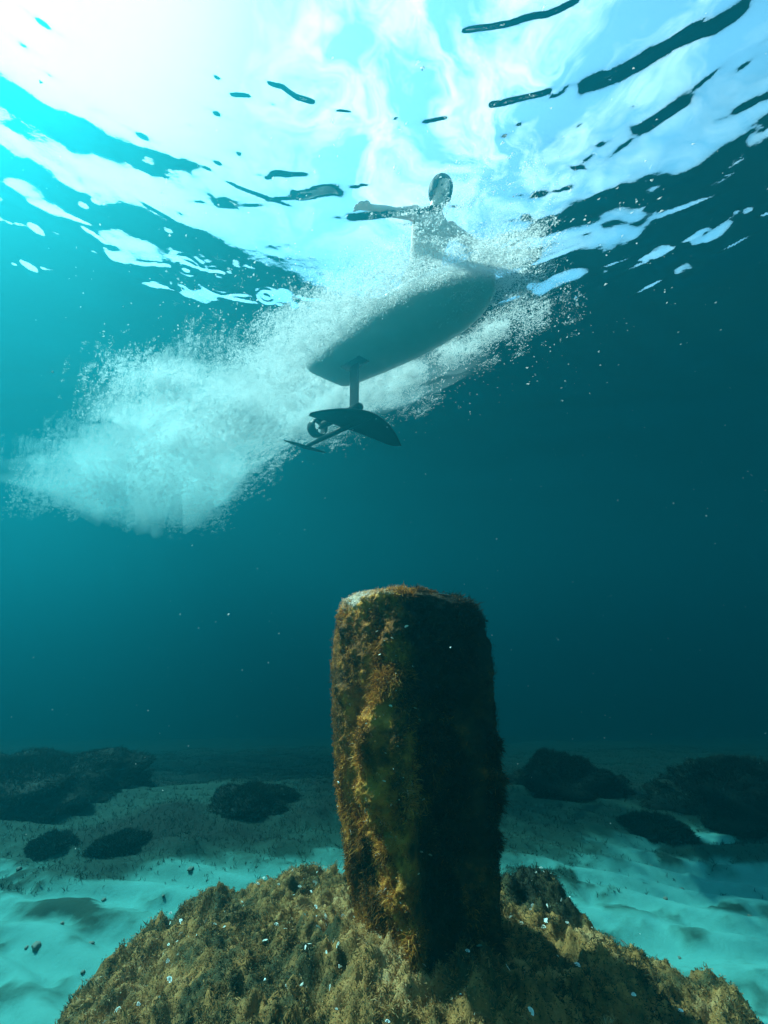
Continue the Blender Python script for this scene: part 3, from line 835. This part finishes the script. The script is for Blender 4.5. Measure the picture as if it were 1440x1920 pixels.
# ------------------------------------------------------------------ rider kneeling on the board
def person():
    base = Vector((.335, 3.20, ZS - .035))
    root = empty('person', base)
    tag(root, 'bare chested dark haired person kneeling on the board above the surface, one arm held out', 'person')
    f = Vector((.45, -.89, 0)).normalized()           # facing: towards the nose, and the camera
    s = Vector((-f.y, f.x, 0))                          # the person's left
    up = Vector((0, 0, 1))
    def L(a, b, c): return f * a + s * b + up * c      # forward, left, up from the base
    bm = bmesh.new()
    def ball(p, r):
        bmesh.ops.create_icosphere(bm, subdivisions=3, radius=r, matrix=Matrix.Translation(p))
    def limb(pts, flat=None):
        """closed tapered tube through (point, radius); FLAT widens it along the person's side axis"""
        n = 18; rings = []
        for k, (p, r) in enumerate(pts):
            d = (pts[min(k + 1, len(pts) - 1)][0] - pts[max(k - 1, 0)][0]).normalized()
            a = (s - d * s.dot(d))
            a = a.normalized() if a.length > .2 else (up - d * up.dot(d)).normalized()
            c = d.cross(a)
            w = flat[k] if flat else 1
            rings.append([bm.verts.new(p + a * math.cos(t) * r * w + c * math.sin(t) * r) for t in [2 * math.pi * i / n for i in range(n)]])
        for A, B in zip(rings, rings[1:]):
            for i in range(n): bm.faces.new((A[i], A[(i + 1) % n], B[(i + 1) % n], B[i]))
        bm.faces.new(rings[0][::-1]); bm.faces.new(rings[-1])
        for p, r in (pts[0], pts[-1]):
            if not flat: ball(p, r)
    # trunk, neck
    limb([(L(-.05, 0, .40), .085), (L(-.05, 0, .46), .115), (L(-.02, 0, .56), .105), (L(.04, 0, .70), .110), (L(.10, 0, .82), .115), (L(.135, 0, .90), .100), (L(.16, 0, .955), .060), (L(.175, 0, .985), .045)],
         [1.5, 1.45, 1.35, 1.45, 1.6, 1.75, 1.8, 1.3])
    limb([(L(.15, 0, .92), .066), (L(.19, 0, .985), .060), (L(.24, 0, 1.05), .058)])
    for sd, el, wr in ((-1, L(.22, -.42, .72), L(.26, -.66, .62)), (1, L(.24, .43, .72), L(.40, .58, .56))):
        sh = L(.13, sd * .185, .905)
        limb([(sh, .060), (sh * .6 + el * .4, .050), (el, .038)])
        limb([(el, .038), (el * .65 + wr * .35, .039), (wr, .025)])
        ball(sh, .066)
        d = (wr - el).normalized(); side = d.cross(up).normalized(); nup = side.cross(d)
        limb([(wr - d * .01, .022), (wr + d * .03, .020), (wr + d * .085, .017)], [1.1, 1.9, 2.3] if abs(d.dot(s)) < .6 else None)
        if abs(d.dot(s)) >= .6:
            for off in (-.024, -.008, .008, .024): limb([(wr + side * off * .6, .017), (wr + d * .085 + side * off, .014)])
        for off, ln in ((-.030, .068), (-.010, .078), (.010, .074), (.030, .058)):
            b0 = wr + d * .08 + side * off; s2 = side * off * .35
            limb([(b0, .0115), (b0 + d * ln * .5 + s2 - nup * .005, .0105), (b0 + d * ln + s2 - nup * .020, .0085)])
        tb = wr + d * .03 - side * .028
        limb([(tb, .014), (tb + d * .03 - side * .022, .0115), (tb + d * .058 - side * .030 - nup * .008, .009)])
    for sd in (1, -1):
        limb([(L(-.05, sd * .09, .42), .095), (L(.06, sd * .13, .28), .082), (L(.17, sd * .16, .135), .062)])
        limb([(L(.17, sd * .16, .135), .060), (L(.02, sd * .15, .125), .058), (L(-.20, sd * .13, .115), .040), (L(-.28, sd * .13, .115), .034)])
        limb([(L(-.28, sd * .13, .115), .034), (L(-.36, sd * .13, .105), .030), (L(-.44, sd * .13, .10), .022)])
    me = bpy.data.meshes.new('body')
    body = bpy.data.objects.new('body', me); COL.objects.link(body); body.parent = root
    # head shaped as one surface, joined into the body
    hc = L(.275, 0, 1.105)
    look = (f * .9 + up * -.62 - s * .12).normalized(); hs = s; hu = hs.cross(look) * -1
    if hu.z < 0: hu = -hu
    hm = bmesh.new(); bmesh.ops.create_uvsphere(hm, u_segments=40, v_segments=28, radius=1)
    def head_pt(x, y, z):       # x forward, y left, z up on the unit ball
        fx = .092 * x; fy = .072 * y * (1 - .28 * max(0, -z - .1)) ; fz = .104 * z
        if x > .3:
            nose = math.exp(-(y / .16) ** 2) * math.exp(-((z + .16) / .22) ** 2)
            fx += .030 * nose
            for ey in (-.40, .40): fx -= .012 * math.exp(-((y - ey) / .2) ** 2 - ((z - .06) / .13) ** 2)
            fx += .007 * math.exp(-(y / .3) ** 2 - ((z + .55) / .1) ** 2)      # lips
            fx += .010 * math.exp(-(y / .3) ** 2 - ((z + .85) / .14) ** 2)     # chin
        for sgn in (-1, 1):     # ears
            fy += sgn * .020 * math.exp(-((x + .05) / .16) ** 2 - ((z + .05) / .22) ** 2) * (1 if y * sgn > .5 else 0)
        return look * fx + hs * fy + hu * fz
    for q in hm.verts: q.co = hc + head_pt(*q.co)
    hme = bpy.data.meshes.new('head_tmp'); hm.to_mesh(hme); hm.free()
    bm.from_mesh(hme)
    bmesh.ops.recalc_face_normals(bm, faces=bm.faces)
    bm.to_mesh(me); bm.free(); me.materials.append(M['skin'])
    bpy.data.meshes.remove(hme)
    rm = body.modifiers.new('one_skin', 'REMESH'); rm.mode = 'VOXEL'; rm.voxel_size = .0055; rm.use_smooth_shade = True
    sm = body.modifiers.new('soft', 'SMOOTH'); sm.iterations = 5; sm.factor = .5
    # hair: chin length, parted, open over the face
    hb = bmesh.new(); bmesh.ops.create_uvsphere(hb, u_segments=48, v_segments=30, radius=1)
    kill = []
    for q in hb.verts:
        x, y, z = q.co
        face = x > .12 and abs(y) < .66 - .12 * z and z < .58 - .45 * abs(y)
        if face or z < -.86: kill.append(q)
        wv = 1 + .05 * math.sin(math.atan2(y, x) * 22) + .04 * math.sin(math.atan2(y, x) * 9 + z * 5)
        ln = 1 + .15 * max(0, -z)
        q.co = hc + look * (.101 * x - .010) * wv + hs * .103 * y * wv * (1 + .22 * max(0, -z)) + hu * (.114 * z * ln + .004)
    bmesh.ops.delete(hb, geom=kill, context='VERTS')
    bmesh.ops.solidify(hb, geom=hb.faces[:], thickness=.010)
    bm_obj('hair', hb, M['hair'], root)
    for sg_ in (-1, 1):
        eb = bmesh.new(); bmesh.ops.create_uvsphere(eb, u_segments=14, v_segments=10, radius=.010)
        for q in eb.verts: q.co = hc + head_pt(.90, sg_ * .40, .07) - look * .001 + Vector(q.co)
        bm_obj('eye', eb, M['eye'], root)
    mb = bmesh.new(); bmesh.ops.create_uvsphere(mb, u_segments=16, v_segments=8, radius=1)
    for q in mb.verts:
        x, y, z = q.co; q.co = hc + head_pt(.86, 0, -.55) + look * .006 * x + hs * .024 * y + hu * .007 * z
    bm_obj('mouth', mb, M['lips'], root)
    # shorts: a seat and two legs, one mesh
    bm = bmesh.new()
    limb([(L(-.055, 0, .375), .095), (L(-.055, 0, .42), .125), (L(-.04, 0, .50), .118), (L(-.025, 0, .545), .110)], [1.45, 1.42, 1.38, 1.36])
    for sd in (1, -1):
        limb([(L(-.05, sd * .09, .42), .106), (L(.05, sd * .125, .295), .096), (L(.09, sd * .135, .24), .092)])
    bmesh.ops.recalc_face_normals(bm, faces=bm.faces)
    me = bpy.data.meshes.new('shorts'); bm.to_mesh(me); bm.free(); me.materials.append(M['shorts'])
    sh = bpy.data.objects.new('shorts', me); COL.objects.link(sh); sh.parent = root
    k = sh.modifiers.new('one_cloth', 'REMESH'); k.mode = 'VOXEL'; k.voxel_size = .008; k.use_smooth_shade = True
    k = sh.modifiers.new('soft', 'SMOOTH'); k.iterations = 4
person()
bpy.data.objects['person'].scale = (.92, .92, .92)

# ------------------------------------------------------------------ foam, spray and bubbles round the board
def sq_to_xyz(s, q, dz):
    return np.stack([BT_.x + BU.x * s + BN.x * q, BT_.y + BU.y * s + BN.y * q, ZS + dz], -1)
def flakes(P, size, stretch, seed, flat=.5):
    """small irregular bubble clots (tetrahedra), drawn out along the board's course"""
    r = np.random.default_rng(seed); n = len(P)
    tet = np.array([(1, 0, -.7), (-1, 0, -.7), (0, 1, .7), (0, -1, .7)], float)
    V = tet[None] * r.uniform(.55, 1.35, (n, 4, 1)) + r.normal(0, .15, (n, 4, 3))
    u = np.tile(np.array(BU), (n, 1)) + r.normal(0, .45, (n, 3)); u /= np.linalg.norm(u, axis=1, keepdims=True)
    b = np.cross(u, r.normal(0, 1, (n, 3))); b /= np.linalg.norm(b, axis=1, keepdims=True); c = np.cross(u, b)
    sz = size[:, None]
    W = P[:, None] + V[..., 0:1] * (u * sz * stretch[:, None])[:, None] + V[..., 1:2] * (b * sz)[:, None] + V[..., 2:3] * (c * sz * flat)[:, None]
    F = np.array([(0, 1, 2), (0, 3, 1), (0, 2, 3), (1, 3, 2)])
    Fs = (np.arange(n)[:, None, None] * 4 + F[None]).reshape(-1, 3)
    return W.reshape(-1, 3), Fs
def foam_density(s, q):
    hw = np.where((s > 0) & (s < BL), half_width(np.clip(s, 0, BL)), np.where(s < 0, .20, .0))
    str_ = fbm(s * 2.2, q * 5.5, 3.0, 4, .6)             # streaks along the course
    pat = fbm(s * 4 + 9, q * 5, 7.0, 4, .6)
    d = np.zeros_like(s)
    # left sheet
    ql = -q
    ext = np.interp(s, [-.6, 0, .6, 1.2, 1.8, 2.2], [1.0, .90, .90, .80, .62, .40])
    A = sstep(ext + .1, hw + .12, ql) * (ql > hw - .02) * sstep(-.9, -.2, s) * sstep(2.45, 1.9, s)
    d = np.maximum(d, A * sstep(.30, .55, str_ + .35 * A))
    # nose right clump
    nose = np.exp(-(((s - 1.78) / .24) ** 2 + (q / .34) ** 2))
    d = np.maximum(d, .9 * nose * sstep(.36, .55, pat))
    G = np.exp(-(((s - 1.68) / .40) ** 2 + ((q + .54) / .17) ** 2))
    d = np.maximum(d, 1.25 * G * sstep(.36, .56, str_))
    B1 = np.exp(-(((s - 1.66) / .30) ** 2 + ((q - .42) / .24) ** 2)) * (q > hw * .9)
    d = np.maximum(d, 1.25 * B1 * sstep(.42, .60, str_))
    # right sheet
    ext = np.interp(s, [-1.2, -.5, .3, 1.0, 1.5], [1.1, 1.1, 1.0, .9, .7])
    C = sstep(ext + .25, hw + .05, q) * (q > hw - .02) * sstep(-1.6, -.5, s) * sstep(1.35, .85, s - .35 * q)
    d = np.maximum(d, C * sstep(.44, .62, str_ + .18 * C))
    # wake
    Wd = np.interp(s, [-8, -6, -4, -2, -.8, 0], [2.3, 2.1, 1.6, 1.1, .7, .32])
    W = sstep(Wd, Wd * .35, np.abs(q + .12)) * sstep(.05, -.15, s) * sstep(-7.6, -5.0, s)
    d = np.maximum(d, W * sstep(.45, .62, str_ + .17 * W) * (1 - .93 * np.exp(-((s + 2.0) / 1.35) ** 2 - ((q - .30 - .10 * (s + 2)) / .36) ** 2)))
    # bright edge streaks leaving the tail corners
    for q0, sl in ((-.28, -.05), (.24, .10), (-.02, .02)):
        line = np.exp(-((q - (q0 + sl * -s)) / .05) ** 2) * sstep(.02, -.02, s) * sstep(-3.2, -.6, s)
        d = np.maximum(d, line * 1.3)
    # the turbulent bulge left of the wake
    Bg = np.exp(-(((s + 1.55) / .75) ** 2 + ((q + .98) / .36) ** 2))
    d = np.maximum(d, 1.35 * Bg * sstep(.36, .58, pat))
    return d
def foam_depth(s): return np.interp(s, [-7, -4, -2, -.5, .5, 2.2], [.50, .55, .36, .19, .12, .10])
def clear_of_board(s, q, m=.01): return ~((s > -.02) & (s < BL) & (np.abs(q) < half_width(np.clip(s, 0, BL)) + m))
def make_foam(n, per, s0, s1, q0, q1, smin, smax, seed):
    """clots of bubbles: N tries at a clot, PER bubbles in each"""
    r = np.random.default_rng(seed)
    s = r.uniform(s0, s1, n); q = r.uniform(q0, q1, n)
    ok = r.random(n) < foam_density(s, q)
    s, q = s[ok], q[ok]; n = len(s)
    dz = -.012 - foam_depth(s) * r.random(n) ** 1.15 * (0.2 + 1.5 * fbm(s * 1.6, q * 2.2, 12, 3))
    k = r.integers(max(1, per // 4), per * 2, n)
    s, q, dz = np.repeat(s, k), np.repeat(q, k), np.repeat(dz, k); n = len(s)
    sp = np.repeat(r.uniform(.5, 1.5, len(k)), k)
    s = s + r.normal(0, .030, n) * sp; q = q + r.normal(0, .010, n) * sp; dz = np.minimum(dz + r.normal(0, .010, n) * sp, -.004)
    keep = clear_of_board(s, q) | (r.random(n) < .8 * sstep(BL - .75, BL - .15, s + .12 * np.sin(q * 9)))      # spray drifts under the nose
    s, q, dz = s[keep], q[keep], dz[keep]; n = len(s)
    size = smin + (smax - smin) * r.random(n) ** 4
    return flakes(sq_to_xyz(s, q, dz), size, r.uniform(1.0, 2.2, n), seed + 1)
V1, F1 = make_foam(75000, 16, -1.2, 2.5, -1.25, 1.6, .0015, .0050, 21)
V2, F2 = make_foam(120000, 14, -7.8, -.9, -2.6, 2.2, .0022, .0072, 31)
fo = mesh_np('foam', np.concatenate([V1, V2]), np.concatenate([F1, F2 + len(V1)]), M['foam'])
tag(fo, 'white bubbles and foam streaming from the board into a long wake', 'foam', kind='stuff')
# fine mist of bubbles hanging in the wake: a cloud with no surface
def mist_thickness(s, q):
    Wd = np.interp(s, [-8, -6, -4, -2, -.8, .1], [2.2, 2.0, 1.5, 1.1, .75, .30])
    W = sstep(1, .15, np.abs(q + .12) / Wd) * sstep(.02, -.7, s) * sstep(-7.5, -4.4, s)
    Bg = np.exp(-(((s + 1.5) / .7) ** 2 + ((q + .95) / .38) ** 2))
    e = np.abs(q) - half_width(np.clip(s, 0, BL))
    side_ = 1.0 * np.exp(-((np.abs(e) - .22) / .22) ** 2) * sstep(-.4, .2, s) * np.where(q > 0, sstep(1.5, .8, s), sstep(2.3, 1.5, s)) * (e > .04)
    h = foam_depth(s) * np.maximum(np.maximum(W, .8 * Bg), side_) * (0.04 + 1.9 * sstep(.45, .72, fbm(s * 1.0 + 4, q * 2.6 + .8 * np.sin(s * 1.7), 17, 3, .45))) * (1 - .97 * np.exp(-((s + 2.0) / 1.35) ** 2 - ((q - .30 - .10 * (s + 2)) / .38) ** 2))
    return h
ms = np.linspace(-7.7, 2.4, 420); mq = np.linspace(-2.3, 2.3, 210)
sg2, qg2 = np.meshgrid(ms, mq)
th = mist_thickness(sg2, qg2)
topv = sq_to_xyz(sg2, qg2, np.full_like(sg2, -.075)).reshape(-1, 3)
botv = sq_to_xyz(sg2, qg2, -.0752 - th).reshape(-1, 3)
gf = grid_faces(len(mq), len(ms)); nn_ = len(topv)
edge = np.concatenate([np.arange(len(ms)), np.arange(1, len(mq)) * len(ms) + len(ms) - 1, (len(mq) - 1) * len(ms) + np.arange(len(ms) - 2, -1, -1), np.arange(len(mq) - 2, 0, -1) * len(ms)])
side = np.stack([edge, np.roll(edge, -1), np.roll(edge, -1) + nn_, edge + nn_], -1)
mist = mesh_np('bubble_mist', np.concatenate([topv, botv]), [gf, gf[:, ::-1] + nn_, side[:, ::-1]], M['mist'])
tag(mist, 'soft cloud of fine white bubbles hanging under the wake', 'bubbles', kind='stuff')
# scattered single bubbles and splash drops
r = np.random.default_rng(99)
n = 1300
s = r.normal(.4, 1.1, n); q = r.normal(-.1, .72, n)
P = sq_to_xyz(s, q, -.03 - .25 * r.random(n) ** 2)
bad = (s > -.05) & (s < BL) & (np.abs(q) < half_width(np.clip(s, 0, BL)) + .03)
P = P[~bad]; n = len(P)
V, F = flakes(P, r.uniform(.002, .007, n), r.uniform(1, 2.2, n), 5, .8)
sp = mesh_np('bubbles', V, F, M['foam']); tag(sp, 'loose bubbles scattered round the foam under the surface', 'bubbles', kind='stuff')
# drifting motes
n = 1000
mp = np.stack([r.uniform(-2.6, 2.6, n), r.uniform(.7, 5.5, n), r.uniform(.4, 3.3, n)], -1)
V, F = flakes(mp, .0011 + .0030 * r.random(n) ** 5, np.ones(n), 6, .9)
mo = mesh_np('floating_particles', V, F, M['speck']); tag(mo, 'tiny pale specks drifting in the blue water', 'particles', kind='stuff')

# ------------------------------------------------------------------ the water's own haze
bm = bmesh.new()
bmesh.ops.create_cube(bm, size=1)
zlo, zhi = -4.6, ZS + 1.12
for q in bm.verts: q.co = (q.co.x * 150, q.co.y * 150 + 20, zlo if q.co.z < 0 else zhi)
hz = bm_obj('haze', bm, M['haze'], smooth=False); tag(hz, 'blue green murk of the sea water', 'haze', kind='stuff')
